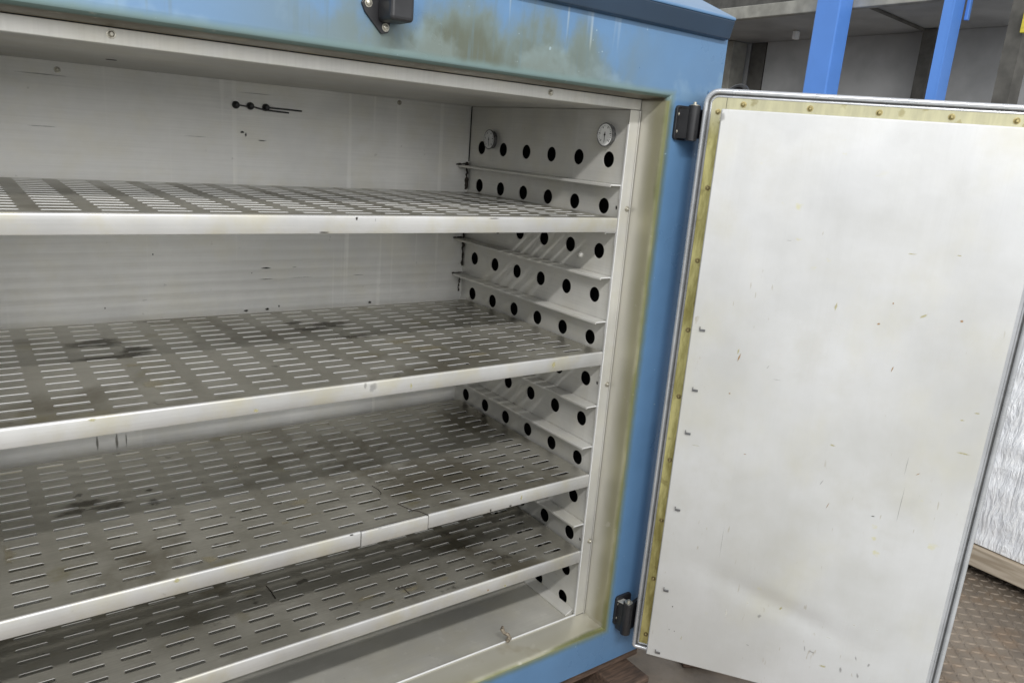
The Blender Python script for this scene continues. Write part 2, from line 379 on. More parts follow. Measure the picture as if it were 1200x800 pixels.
V = [(x, YF, z) for z in zs_ for x in xs]; F = []
for j in range(3):
    for i in range(3):
        if (i, j) != (1, 1): F.append((j * 4 + i, j * 4 + i + 1, (j + 1) * 4 + i + 1, (j + 1) * 4 + i))
m.add(V, F); m.build('front_face', M_blue, oven, smooth=True, fixn=False)
m = MB()
for a in [((XL, YF, BZ), (XL, 0.80, BZ), (XL, 0.80, 0.62), (XL, YF, HZ)), ((XE, YF, BZ), (XE, 0.80, BZ), (XE, 0.80, 0.62), (XE, YF, HZ)),
          ((XL, 0.8, BZ), (XE, 0.8, BZ), (XE, 0.8, 0.62), (XL, 0.8, 0.62)), ((XL, YF, BZ), (XE, YF, BZ), (XE, 0.8, BZ), (XL, 0.8, BZ)),
          ((XL, YF, HZ), (XE, YF, HZ), (XE, 0.8, 0.62), (XL, 0.8, 0.62))]:
    m.add(a, [(0, 1, 2, 3)])
m.build('body_shell', M_blueplain, oven, fixn=False)
# console overhang above the header
m = MB(); m.prism([(YF - 0.001, 0.262), (-0.092, 0.265), (-0.101, 0.300), (YF - 0.001, 0.300)], XL + 0.004, 0.176, 0)
m.build('console_lip', M_navy, oven, bevel=0.002)
m = MB(); m.prism([(-0.101, 0.3005), (-0.101, 0.306), (0.10, 0.395), (0.10, 0.3005)], XL + 0.002, 0.178, 0)
m.build('console_cover', M_blueplain, oven, bevel=0.003)

# interior lining
prof = [(D + 0.002, FZ), (D, FZ)]
for k in range(11):                               # bands of light on the panel, shaped as shallow ridges
    z = -0.425 + 0.0243 * k; prof += [(D, z - 0.006), (D - 0.0003, z - 0.002), (D - 0.0003, z + 0.002), (D, z + 0.006)]
prof += [(D, CZ), (D + 0.002, CZ)]
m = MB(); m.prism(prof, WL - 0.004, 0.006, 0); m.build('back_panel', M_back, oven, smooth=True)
m = MB(); m.box(WL - 0.004, 0.006, D + 0.003, D + 0.004, FZ, CZ); m.build('back_liner', M_flatblack, oven)
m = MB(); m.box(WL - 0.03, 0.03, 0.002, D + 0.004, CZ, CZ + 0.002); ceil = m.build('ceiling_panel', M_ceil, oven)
m = MB(); m.prism([(0.0, FZ + 0.002), (0.004, FZ + 0.0025), (0.008, FZ - 0.003), (D, FZ - 0.005), (D, FZ - 0.008), (0.0, FZ - 0.006)], WL - 0.004, 0.006, 0)
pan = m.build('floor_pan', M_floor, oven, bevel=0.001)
m = MB(); m.prism([(-0.0012, FZ + 0.0022), (0.0018, FZ + 0.0038), (0.0038, FZ + 0.0026)], WL, 0.0, 0)
m.build('floor_pan_edge', M_edge, oven)

def stile(x0, x1, z0, z1, name='stile'):
    m = MB(); m.box(x0, x1, -0.0012, 0.001, z0, z1); return m.build(name, M_stile, oven, bevel=0.0006)
sr = stile(0.0, 0.0285, FZ + 0.0005, CZ - 0.0005)
m = MB(); m.box(-0.0016, 0.0006, -0.0022, 0.0026, FZ + 0.0005, CZ - 0.0305); m.build('stile_edge', M_edge, oven, bevel=0.0005)
m = MB(); m.box(0.0265, 0.0285, -0.004, -0.0013, FZ + 0.0005, CZ - 0.0005); m.build('stile_fold', M_stile, oven, bevel=0.0006)
stile(WL - 0.0285, WL, FZ + 0.0005, CZ - 0.0005)
stile(WL - 0.0285, 0.0285, CZ + 0.0005, OPZ1 - 0.001, 'top_stile')
for z in (-0.102, -0.508, -0.914): screw((0.0205, -0.0012, z), (0, -1, 0), 0.0042, oven, M_screw, 'bolt', 0.006)
for x, z in ((-0.989, 0.1205), (-0.22, 0.1195)): screw((x, -0.0012, z), (0, -1, 0), 0.0042, oven, M_screw, 'bolt', 0.005)
for x, z in ((-0.9884, 0.091), (-0.2198, 0.0975)): screw((x, D, z), (0, -1, 0), 0.0042, oven, M_screw, 'bolt', 0.005)
m = MB(); m.lathe((-0.934, 0.35, CZ - 0.0002), (0, 0, -1), [(0, 0.009), (0.0006, 0.009), (0.0007, 0.006), (0.0008, 0.001)], 14); m.build('vent_hole', M_char, oven)

# perforated side strips with their shelf rails
XW = 0.004; DYH = 0.1019; HR = 0.0176
def circ(cy, cz, r, n=24): return [(cy + r * math.cos(2 * math.pi * k / n), cz + r * math.sin(2 * math.pi * k / n)) for k in range(n)]
def strip(ztop, zbot, zc, small=None, rail=True, zc2=None):
    ho = [circ(0.0567 + DYH * k, zc, HR) for k in range(6)]
    h2 = [circ(0.0567 + DYH * k, zc2, HR) for k in range(6)] if zc2 else None
    if small: ho.append([(0.0160 + 0.0035 * math.cos(2 * math.pi * k / 10), zc + 0.0050 * math.sin(2 * math.pi * k / 10)) for k in range(10)])
    m = MB()
    edges = [0.002] + [0.0567 + DYH * (k + .5) for k in range(5)] + [D]
    for k in range(6):
        hh = [h for i, h in enumerate(ho) if i == k or (i == 6 and k == 0)] + ([h2[k]] if h2 else [])
        m.plate([(edges[k], zbot), (edges[k + 1], zbot), (edges[k + 1], ztop), (edges[k], ztop)], hh, lambda y, z: (XW, y, z), lambda y, z: (XW + 0.002, y, z))
    m.box(XW - 0.0015, XW + 0.0022, 0.0005, 0.0019, zbot + 0.0005, ztop - 0.0005)
    s = m.build('wall_strip', M_side, oven, origin=(XW, D / 2, ztop))
    if rail:
        m = MB(); zt = ztop - 0.0005
        m.prism([(XW + 0.0005, zt), (-0.0292, zt + 0.0005), (-0.0310, zt - 0.0008), (-0.0310, zt - 0.0055), (-0.0294, zt - 0.0055), (-0.0290, zt - 0.0016), (XW + 0.0005, zt - 0.0020)], 0.0045, D - 0.004, 1)
        m.build('shelf_rail', M_side, s, origin=(XW, D / 2, ztop), bevel=0.0005)
        m = MB(); m.box(-0.0305, 0.0008, 0.0032, 0.0046, zt - 0.0022, zt + 0.0004); m.box(-0.0012, 0.0008, 0.0032, 0.0046, zt - 0.030, zt - 0.0023)
        m.build('rail_end', M_edge, s)
    return s
LZ = lambda k: -0.0508 - 0.1016 * k
s0 = strip(CZ - 0.001, LZ(0) + 0.0005, 0.0, rail=False)
sA = strip(LZ(0), LZ(1) + 0.0005, -0.1016, small=True)
s1 = strip(LZ(1), LZ(2) + 0.0005, -0.2032)
s3 = strip(LZ(4), LZ(5) + 0.0005, -0.1016 * 5, small=True)
strips = [sA, s1, s3]
for k in range(2, 9):
    if k == 4: continue
    src = s3 if k == 8 else s1
    c = dup(src, oven, (0, 0, -0.1016 * (k - (4 if k == 8 else 1)))); strips.append(c)
s11 = strip(LZ(9), FZ - 0.001, -1.0160, zc2=-1.0972)
m = MB(); m.prism([(XW, FZ + 0.012), (-0.020, FZ + 0.001), (-0.020, FZ - 0.003), (XW, FZ - 0.003)], 0.012, D - 0.004, 1); m.build('corner_fillet', M_side, oven, bevel=0.001)
# the same wall on the other side
for s in [s0, s11] + strips:
    c = s.copy(); COL.objects.link(c); o = ORG[s.name]; ORG[c.name] = Vector((WL - XW, D / 2, o.z)); c.parent = oven; c.location = ORG[c.name] - ORG['batch_oven']; c.rotation_euler = (0, 0, math.pi)
    for ch in list(s.children):
        d = ch.copy(); COL.objects.link(d); d.parent = c
m = MB(); m.box(0.050, 0.054, -0.0, D + 0.01, FZ - 0.02, CZ + 0.01); m.box(0.0075, 0.0495, D + 0.003, D + 0.006, FZ, CZ); m.build('plenum_liner', M_flatblack, oven)
m = MB(); m.box(WL - 0.054, WL - 0.050, -0.0, D + 0.01, FZ - 0.02, CZ + 0.01); m.build('plenum_liner', M_flatblack, oven)
m = MB(); m.lathe((XW, 0.1174, -0.221), (-1, 0, 0), [(0, 0.0085), (0.004, 0.0080), (0.0075, 0.0055), (0.009, 0.002)], 16); m.build('plug', M_side, oven, smooth=True)

# burnt residue in the back corner at the rail ends
def char(pts, r, n=14):
    m = MB(); rnd = random.Random(int(pts[0][2] * 1e4)); P = []; Rr = []
    for i in range(n):
        t = i / (n - 1); a = Vector(pts[0]).lerp(Vector(pts[1]), t)
        P.append(a + Vector((rnd.uniform(-.0015, .0015), rnd.uniform(-.001, .001), 0))); Rr.append(r * rnd.uniform(0.35, 1.25))
    m.tube(P, Rr, 7); return m.build('burnt_residue', M_char, oven, smooth=True)
char([(-0.001, D - 0.0015, -0.042), (-0.001, D - 0.0015, -0.118)], 0.0058)
char([(0.001, D - 0.004, -0.046), (-0.040, D - 0.004, -0.050)], 0.0028, 8)
char([(0.001, D - 0.0015, -0.226), (0.001, D - 0.0015, -0.335)], 0.0034)
char([(0.001, D - 0.004, -0.252), (-0.034, D - 0.004, -0.253)], 0.0026, 8)
char([(0.001, D - 0.004, -0.354), (-0.034, D - 0.004, -0.355)], 0.0022, 8)
char([(-0.004, D - 0.0015, -0.365), (-0.006, D - 0.0015, -0.410)], 0.0020)
m = MB(); m.box(0.0024, 0.0040, D - 0.0028, D - 0.0002, -0.04, CZ); m.build('corner_gap', M_flatblack, oven)

# dial gauges on the side wall
def gauge(y, z, needle):
    c = Vector((-0.022, y, z)); r = 0.0255
    m = MB(); m.lathe((XW, y, z), (-1, 0, 0), [(0, 0.0225), (0.009, 0.0240), (0.0105, r), (0.0125, r), (0.0130, r - 0.0018), (0.0120, r - 0.0023), (0.0118, 0.001)], 32)
    g = m.build('dial_gauge', M_bezel, oven, smooth=True)
    m = MB(); xf = XW - 0.0121; n = 32
    m.add([(xf, y, z)] + [(xf, y + (r - .0022) * math.cos(2 * math.pi * k / n), z + (r - .0022) * math.sin(2 * math.pi * k / n)) for k in range(n)], [(0, 1 + k, 1 + (k + 1) % n) for k in range(n)])
    m.build('dial_face', M_dial, g, fixn=False)
    for k in range(21):
        a = math.radians(-45 + k * 13.5); r0 = 0.0175 if k % 4 else 0.0150; r1 = 0.0205; wd = 0.0005 if k % 4 else 0.0009
        d = Vector((0, math.cos(a), math.sin(a))); q = Vector((0, -math.sin(a), math.cos(a))); o = Vector((xf - 0.0003, y, z))
        if k == 0: mt = MB()
        mt.add([o + d * r0 - q * wd, o + d * r1 - q * wd, o + d * r1 + q * wd, o + d * r0 + q * wd], [(0, 1, 2, 3)])
    mt.build('scale_marks', M_black, g, fixn=False)
    a = math.radians(needle); d = Vector((0, math.cos(a), math.sin(a))); q = Vector((0, -math.sin(a), math.cos(a))); o = Vector((xf - 0.0008, y, z))
    m = MB(); m.add([o - d * .006 - q * .0011, o + d * .017 - q * .0006, o + d * .017 + q * .0006, o - d * .006 + q * .0011], [(0, 1, 2, 3)]); m.lathe(o, (-1, 0, 0), [(0, .0025), (.0008, .0022), (.001, .0005)], 10)
    m.build('needle', M_black, g, fixn=False)
    return g
p = at(573, 163.5, 0, -0.008); gauge(p.y, p.z, -95)
p = at(709, 158, 0, -0.008); gauge(p.y, p.z, -88)

# sensing probes on the back panel
for i, (x, z) in enumerate([(-0.637, 0.0547), (-0.604, 0.0550), (-0.568, 0.0548)]):
    m = MB(); m.lathe((x, D, z), (0, -1, 0), [(0, 0.0085), (0.004, 0.0085), (0.009, 0.0070), (0.012, 0.0035)], 16); pr = m.build('probe', M_black, oven, smooth=True)
    if i == 0: m = MB(); m.tube([(-0.630, D - 0.006, z), (-0.604, D - 0.006, z - 0.002)], 0.0016, 6); m.build('probe_rod', M_black, pr)
    if i == 1: m = MB(); m.tube([(-0.600, D - 0.008, z - 0.001), (-0.575, D - 0.008, z - 0.006), (-0.514, D - 0.004, z - 0.008)], 0.0018, 6); m.build('probe_rod', M_black, pr)
    if i == 2: m = MB(); m.tube([(-0.562, D - 0.008, z), (-0.482, D - 0.004, z - 0.001)], 0.0018, 6); m.build('probe_rod', M_black, pr)

# small flat marks: soot smears and stains that have a shape of their own
def blotch(name, mat, parent, fn, cu, cv, ru, rv, rot=0, n=14, jag=0.35, seed=0):
    rnd = random.Random(seed + int(abs(cu) * 9973 + abs(cv) * 7919)); V = [fn(cu, cv)]; c_, s_ = math.cos(rot), math.sin(rot)
    q0 = [1 - jag * rnd.random() for k in range(n)]
    for f in (0.55, 1.25):
        for k in range(n):
            a = 2 * math.pi * k / n; du, dv = ru * f * q0[k] * math.cos(a), rv * f * q0[k] * math.sin(a)
            V.append(fn(cu + du * c_ - dv * s_, cv + du * s_ + dv * c_))
    m = MB(); m.add(V, [(0, 1 + k, 1 + (k + 1) % n) for k in range(n)] + [(1 + k, 1 + n + k, 1 + n + (k + 1) % n, 1 + (k + 1) % n) for k in range(n)])
    o = m.build(name, mat, parent, fixn=False)
    at_ = o.data.attributes.new('fade', 'FLOAT', 'POINT')
    for i_ in range(len(V)): at_.data[i_].value = 1.0 if i_ == 0 else 0.9 if i_ <= n else 0.0
    return o
bk = lambda u, v: (u, D - 0.0004, v)
def bpx(u, v): q = at(u, v, 1, D); return q.x, q.z
for (u, v, ru, rv, mt) in [(284, 155, .006, .0035, M_smut), (288, 158, .003, .006, M_smut), (307, 165, .013, .0014, M_smut), (230, 160, .03, .0008, M_grey), (312, 314, .016, .0024, M_smut), (345, 313, .008, .0016, M_grey),
                           (312, 327, .02, .0012, M_smut), (352, 325, .035, .0012, M_grey), (295, 320, .0016, .002, M_smut), (179, 298, .002, .003, M_smut), (123, 361, .002, .003, M_smut), (327, 358.5, .003, .004, M_smut),
                           (288, 364, .008, .004, M_smut), (313, 362, .006, .004, M_smut), (433, 354, .006, .005, M_smut), (420, 322, .018, .0014, M_grey), (50, 148, .03, .0010, M_grey), (300, 110, .05, .001, M_grey), (50, 87, .06, .0014, M_grey), (114, 518, .003, .022, M_burn), (137, 517, .004, .028, M_burn), (148, 515, .002, .022, M_burn)]:
    x, z = bpx(u, v)
    blotch('soot_mark', mt, oven, bk, x, z, ru, rv, 0, seed=int(u))

# latch keeper on the header
lk = empty('latch_keeper', (-0.61, YF, 0.20), oven)
V2 = [(432, -14), (424, 3), (428, 14), (447, 40), (455, 39), (458, 25), (462, -14)]
m = MB(); pts = [at(u, v, 1, YF - 0.004) for u, v in V2]; m.prism([(q.x, q.z) for q in pts], YF - 0.0045, YF + 0.0005, 1); m.build('keeper_plate', M_black, lk, bevel=0.001)
m = MB(); a0 = at(437, 30, 1, YF - 0.03); a1 = at(470, 5, 1, YF - 0.03)
m.box(-0.632, -0.592, YF - 0.048, YF - 0.003, 0.183, 0.245); o = m.build('keeper_block', M_black, lk, bevel=0.006, seg=3)
for u, v in ((432, 3.5), (452, 32.5)):
    q = at(u, v, 1, YF - 0.005); screw((q.x, YF - 0.0045, q.z), (0, -1, 0), 0.0042, lk, M_screw, 'screw', 0.004)

# ------------------------------------------------------------------ door
A = math.radians(53.69); HX, HY = 0.0915, -0.118; DW = 0.669; DT, DBt = 0.1585, -1.163
door = None
def dl(x, y, z): return (x, y, z)
m = MB(); m.box(0.004, DW - 0.004, 0.004, 0.055, DBt + 0.004, DT - 0.004)
door = m.build('door', M_blueplain, oven, origin=(0, 0, 0), bevel=0.003)
door.location = Vector((HX, HY, 0)) - ORG['batch_oven']; door.rotation_euler = (0, 0, -A); ORG['door'] = Vector((0, 0, 0))
door['label'] = 'open oven door with scuffed pale steel inner panel'
DN = Vector((-math.sin(A), -math.cos(A), 0)); DS = Vector((math.cos(A), -math.sin(A), 0)); DH = Vector((HX, HY, 0))
def dpx(u, v, n):                                  # door-local (s, z) of a pixel on the plane n in front of the door face
    d = ray(u, v); c = DN.dot(DH) + n; t = (c - DN.dot(CAMP)) / DN.dot(d); q = CAMP + d * t; r = q - DH
    return r.dot(DS), q.z
def rrect(x0, x1, z0, z1, r, n=6, rb=None):
    P = []; rb = rb or r; rt = r
    for cx, cz, a0, r in ((x1 - rt, z1 - rt, 0, rt), (x0 + rt, z1 - rt, 90, rt), (x0 + rb, z0 + rb, 180, rb), (x1 - rb, z0 + rb, 270, rb)):
        P += [(cx + r * math.cos(math.radians(a0 + 90 * k / n)), cz + r * math.sin(math.radians(a0 + 90 * k / n))) for k in range(n + 1)]
    return P
m = MB(); m.tube([(x, -0.004, z) for x, z in rrect(0.005, DW - 0.005, DBt + 0.005, DT - 0.005, 0.024, rb=0.006)], 0.0052, 12, closed=True); m.build('gasket_tube', M_gasket, door, smooth=True)
m = MB(); m.tube([(x, -0.001, z) for x, z in rrect(0.0112, DW - 0.0112, DBt + 0.0112, DT - 0.0112, 0.018, rb=0.005)], 0.0022, 8, closed=True); m.build('gasket_groove', M_groove, door, smooth=True)
m = MB(); m.tube([(x, -0.002, z) for x, z in rrect(0.0150, DW - 0.0150, DBt + 0.0150, DT - 0.0150, 0.015, rb=0.004)], 0.0022, 8, closed=True); m.build('gasket_bead', M_gasket, door, smooth=True)
for x0, x1, z0, z1 in ((0.012, 0.045, DBt + .012, DT - .012), (DW - .045, DW - .012, DBt + .012, DT - .012), (0.0455, DW - .0455, DT - .047, DT - .012), (0.0455, DW - .0455, DBt + .012, DBt + .045)):
    m = MB(); m.box(x0, x1, -0.0022, 0.006, z0, z1); m.build('gasket_band', M_gasket if x0 > 0.5 else M_band, door, bevel=0.0008)
PX0, PX1, PZ0, PZ1, PN = 0.0405, DW - 0.0385, -1.138, 0.1165, 0.055
m = MB(); nx, nz = 44, 96; V = []; F = []
for j in range(nz + 1):
    for i in range(nx + 1):
        fx, fz = i / nx, j / nz; x = PX0 + (PX1 - PX0) * fx; z = PZ0 + (PZ1 - PZ0) * fz
        e = min(fx, 1 - fx, fz, 1 - fz)
        bul = 0.0035 * noise.noise(Vector((x * 2.3, 3.1, z * 2.0))) * min(1, e * 6) - 0.0042 * math.exp(-((z + 0.93 + 0.30 * (x - 0.3)) / 0.024) ** 2) * math.exp(-((x - 0.34) / 0.17) ** 2) * min(1, e * 6)
        V.append((x, -PN - bul, z))
for j in range(nz):
    for i in range(nx): k = j * (nx + 1) + i; F.append((k, k + 1, k + nx + 2, k + nx + 1))
bd = [i for i in range(nx + 1)] + [j * (nx + 1) + nx for j in range(1, nz + 1)] + [nz * (nx + 1) + i for i in range(nx - 1, -1, -1)] + [j * (nx + 1) for j in range(nz - 1, 0, -1)]
nb = len(V); V += [(V[i][0], -0.001, V[i][2]) for i in bd]
for q in range(len(bd)): q2 = (q + 1) % len(bd); F.append((bd[q], nb + q, nb + q2, bd[q2]))
m.add(V, F); panel = m.build('inner_panel', M_dpanel, door, origin=(0, 0, 0), smooth=True, bevel=0.0022)
ORG[panel.name] = Vector((0, 0, 0))
for u, v in [(838, 131), (826, 220), (814, 305), (803, 386), (793, 464), (783, 538.5), (773, 609), (763, 677), (754, 742)]:
    s, z = dpx(u, v, 0.003); screw((0.031, -0.0022, z), (0, -1, 0), 0.0040, door, M_brass, 'screw', 0.005)
for u, v in [(872, 118), (950, 124), (1031, 129), (1116, 134)]:
    s, z = dpx(u, v, 0.003); screw((s, -0.0022, DT - 0.0285), (0, -1, 0), 0.0042, door, M_brass, 'screw', 0.006)
screw((DW - 0.10, -0.0022, DT - 0.0285), (0, -1, 0), 0.0042, door, M_brass, 'screw', 0.006)
# scuffs and clip marks on the panel
pf = lambda u, v: (u, -PN - 0.0030, v)
def pmark(u, v, ru, rv, mat, rot=0, name='scuff_mark', jag=0.4):
    s, z = dpx(u, v, PN + 0.0030)
    bul = 0.0035 * noise.noise(Vector((s * 2.3, 3.1, z * 2.0)))
    fn = lambda a, b: (a, -PN - 0.0035 * noise.noise(Vector((a * 2.3, 3.1, b * 2.0))) + 0.0042 * math.exp(-((b + 0.93 + 0.30 * (a - 0.3)) / 0.024) ** 2) * math.exp(-((a - 0.34) / 0.17) ** 2) - 0.0006, b)
    blotch(name, mat, door, fn, s, z, ru, rv, rot, 12, jag, int(u + v))
for u, v in [(823, 386.5), (814.5, 457), (806, 507.5), (794, 597), (780.5, 691.5), (770.5, 764)]:
    s, z = dpx(u, v, PN + .003)
    m = MB(); m.box(s - .006, s + .006, -PN - .0036, -PN - .001, z - .003, z + .001); m.box(s - .006, s - .0045, -PN - .0034, -PN - .001, z + .0011, z + .006); m.build('clip_mark', M_bezel, door)
for t in [(866, 419, .0022, .012, M_org, -.25), (865, 412, .002, .008, M_yel, -.1), (980, 359, .003, .011, M_yel, -.1), (1083, 371, .010, .0028, M_yel, .5), (976, 522, .008, .0028, M_yel, -.1), (1130, 532, .017, .0022, M_yel, -.05),
          (1070, 298, .010, .0016, M_yel, .05), (1125, 300, .006, .0012, M_yel, 0), (1128, 377, .004, .003, M_org, .3), (1170, 393, .006, .008, M_yel, 0), (1146, 485, .007, .0022, M_yel, .1), (1128, 493, .006, .002, M_yel, .1),
          (855, 461, .0024, .0020, M_org, 0), (873, 532, .004, .0012, M_org, 0), (815, 522, .014, .0010, M_yel, 0), (851, 719, .0022, .013, M_pale, .05), (876, 707, .004, .003, M_pale, 0), (915, 714, .004, .006, M_yel, -.5), (890, 722, .005, .007, M_grey, -.4),
          (943, 760, .002, .009, M_grey, .2), (951, 764, .009, .002, M_grey, -.2), (972, 748, .010, .0018, M_pale, 0), (1001, 733, .004, .003, M_pale, 0), (1028, 739, .002, .002, M_pale, 0), (1023, 605, .004, .0012, M_smut, .1),
          (1076, 556, .006, .0012, M_org, .7), (963, 565, .001, .009, M_grey, -.4), (1056, 590, .0008, .055, M_grey, -.02), (1063, 545, .0008, .03, M_grey, -.02), (1046, 433, .0014, .008, M_org, -.2), (1153, 423, .0012, .012, M_org, -.3), (1134, 412, .001, .008, M_org, -.1),
          (1047, 356, .0022, .003, M_org, 0), (1030, 380, .004, .003, M_org, .4), (964, 781, .009, .004, M_yel, 0), (985, 785, .004, .009, M_grey, .2), (1005, 792, .003, .008, M_grey, .3), (818, 772, .003, .008, M_yel, .2), (798, 748, .001, .008, M_yel, 0),
          (788, 711, .0020, .0024, M_smut, 0), (784, 738, .0014, .0018, M_smut, 0), (790, 740, .0014, .0018, M_smut, 0), (783, 703, .001, .001, M_smut, 0), (846, 126.9 + 10, .008, .012, M_grey, 0), (1195, 295, .006, .004, M_yel, 0), (925, 282, .006, .0008, M_grey, 0),
          (910, 445, .010, .0008, M_grey, 0), (900, 430, .001, .006, M_grey, -.5), (876, 756, .004, .0014, M_grey, -.2), (846, 634, .0007, .05, M_grey, 0), (1003, 772, .002, .007, M_grey, .4), (1018, 780, .003, .006, M_grey, -.3), (970, 592, .001, .010, M_org, -.3)]:
    pmark(*t)

# hinges
def hinge(u0, v0, u1, v1, ub0, ub1, vt, vb):
    a = at(u0, v0, 1, YF - 0.003); b = at(u1, v1, 1, YF - 0.003); zt, zb = a.z, b.z
    h = empty('hinge', (a.x + 0.03, YF, zb), oven)
    m = MB(); m.prism(rrect(a.x, a.x + 0.050, zb, zt, 0.008, 3), YF - 0.0065, YF + 0.0004, 1); m.build('frame_leaf', M_black, h, bevel=0.001)
    c0 = at((ub0 + ub1) / 2, vt, 1, YF - 0.028); zc0 = c0.z; zc1 = at((ub0 + ub1) / 2, vb, 1, YF - 0.028).z
    cx, cy = c0.x, YF - 0.030
    m = MB(); m.lathe((cx, cy, zc1), (0, 0, 1), [(0, 0.007), (0.001, 0.0125), (zc0 - zc1 - 0.001, 0.0125), (zc0 - zc1, 0.0115)], 20); m.build('barrel', M_black, h, smooth=True)
    m = MB(); m.lathe((cx, cy, zc0), (0, 0, 1), [(0, 0.010), (0.0015, 0.010), (0.0020, 0.004), (0.007, 0.0035)], 14); m.build('pin', M_screw, h, smooth=True)
    m = MB(); m.prism([(a.x + 0.006, YF - 0.006), (cx - 0.010, cy - 0.002), (cx + 0.002, cy + 0.012), (cx + 0.01, YF - 0.006)], zc1 + 0.004, zc0 - 0.006, 2); m.build('knuckle', M_black, h, bevel=0.001)
    q = DH + DS * 0.012 + Vector((0, 0, 0)); q2 = DH - DN * 0.03
    m = MB(); p0 = Vector((cx, cy, 0)); p1 = Vector((q2.x, q2.y, 0)); d = (p1 - p0).normalized(); nn = Vector((-d.y, d.x, 0)) * 0.005
    m.prism([tuple((p0 + nn)[:2]), tuple((p1 + nn)[:2]), tuple((p1 - nn)[:2]), tuple((p0 - nn)[:2])], zc1 + 0.006, zc0 - 0.006, 2); m.build('door_leaf', M_black, h, bevel=0.001)
    m = MB(); m.prism([(a.x + 0.003, YF - 0.0066), (cx - 0.006, cy - 0.011), (cx + 0.012, cy + 0.004), (cx + 0.006, YF - 0.0066)], zc0 - 0.0058, zc0 - 0.0044, 2); m.build('top_plate', M_stile if zc0 < -0.5 else M_black, h)
    for dz in (0.25, 0.75): screw((a.x + 0.008, YF - 0.0065, zb + (zt - zb) * dz), (0, -1, 0), 0.0028, h, M_screw)
    return h
hinge(793, 123, 790, 164, 805, 822, 124, 166)
hinge(722, 699, 719, 731, 729, 743, 705, 739)

# ------------------------------------------------------------------ shelves
NXC, NYC, PXC, PYC = 16, 15, 0.0764, 0.0381; X0 = -0.066; Y0 = 0.033; SL, SW = 0.0254, 0.0049; TH = 0.0010
def deck():
    m = MB(); yb0 = Y0 - PYC / 2; xb0 = X0 + PXC / 2
    f0 = lambda x, y: (x, y, 0.0); f1 = lambda x, y: (x, y, -TH)
    for i in range(NXC):
        for j in range(NYC):
            cx, cy = X0 - PXC * i, Y0 + PYC * j; r = 0.0016
            o = [(cx - PXC / 2, cy - PYC / 2), (cx + PXC / 2, cy - PYC / 2), (cx + PXC / 2, cy + PYC / 2), (cx - PXC / 2, cy + PYC / 2)]
            h = [(cx - SL, cy - SW + r), (cx - SL + r, cy - SW), (cx + SL - r, cy - SW), (cx + SL, cy - SW + r), (cx + SL, cy + SW - r), (cx + SL - r, cy + SW), (cx - SL + r, cy + SW), (cx - SL, cy + SW - r)]
            m.plate(o, [h], f0, f1, True)
    ye = yb0 + PYC * NYC; xe = xb0 - PXC * NXC
    for a, b, c, d in ((xb0, -0.003, 0.004, ye), (WL + 0.003, xe, 0.004, ye), (xe, xb0, 0.004, yb0)):
        m.add([(a, c, 0), (b, c, 0), (b, d, 0), (a, d, 0), (a, c, -TH), (b, c, -TH), (b, d, -TH), (a, d, -TH)], [(0, 1, 2, 3), (7, 6, 5, 4)])
    return m, ye
LH = 0.0315
LIPP = [(0.0042, 0.0), (0.0027, -0.0003), (0.0012, -0.0012), (0.0003, -0.0027), (0.0, -0.0042), (0.0, -LH + 0.001), (0.0008, -LH), (0.010, -LH), (0.010, -LH + 0.0016), (0.0022, -LH + 0.0016), (0.0022, -0.0045), (0.0042, -0.0024)]
def shelf(z, label, first=None, cuts=None):
    root = empty('oven_shelf', (WL / 2, 0.29, z)); tag(root, label, 'shelf', 'slotted shelves in the oven')
    if first is None:
        m, ye = deck(); m.v = [(x, y, zz + z) for x, y, zz in m.v]; d = m.build('deck', M_deck, root, fixn=False)
        fl = []
        for a, b in ((-0.0055, -0.003), (WL + 0.003, WL + 0.0055)):
            m = MB(); m.box(a, b, 0.0105, ye - 0.0005, z - 0.0292, z - TH - 0.0002); fl.append(m.build('side_flange', M_deck, root))
        m = MB(); m.box(WL + 0.0035, -0.0035, ye + 0.0002, ye + 0.0025, z - 0.022, z - 0.0001); fl.append(m.build('back_flange', M_deck, root))
        root_parts = [d] + fl
    else:
        dz = (0, 0, z - first['z']); root_parts = []
        for o in first['parts']: root_parts.append(dup(o, root, dz))
    segs = cuts or [(WL + 0.003, -0.003, 0, 0)]
    for a, b, dy, dzz in segs:
        m = MB(); m.prism([(y + dy, zz + z + dzz) for y, zz in LIPP], a, b, 0); m.build('front_lip', M_lip, root, smooth=True)
    return {'z': z, 'parts': root_parts, 'root': root}
S = [-0.1216, -0.4271, -0.7323, -0.9363]
sh1 = shelf(S[0], 'uppermost slotted steel shelf, level with the lower edge of the dial gauges')
sh2 = shelf(S[1], 'slotted steel shelf with burnt brown stains, second below the dial gauges', sh1)
sh3 = shelf(S[2], 'slotted steel shelf whose front lip is cut by two dark seams', sh1, [(WL + 0.003, -0.5952, 0, 0), (-0.5935, -0.4450, -0.0008, -0.0012), (-0.4432, -0.003, 0, 0)])
sh4 = shelf(S[3], 'lowest slotted steel shelf, just above the bare floor pan of the oven', sh1)
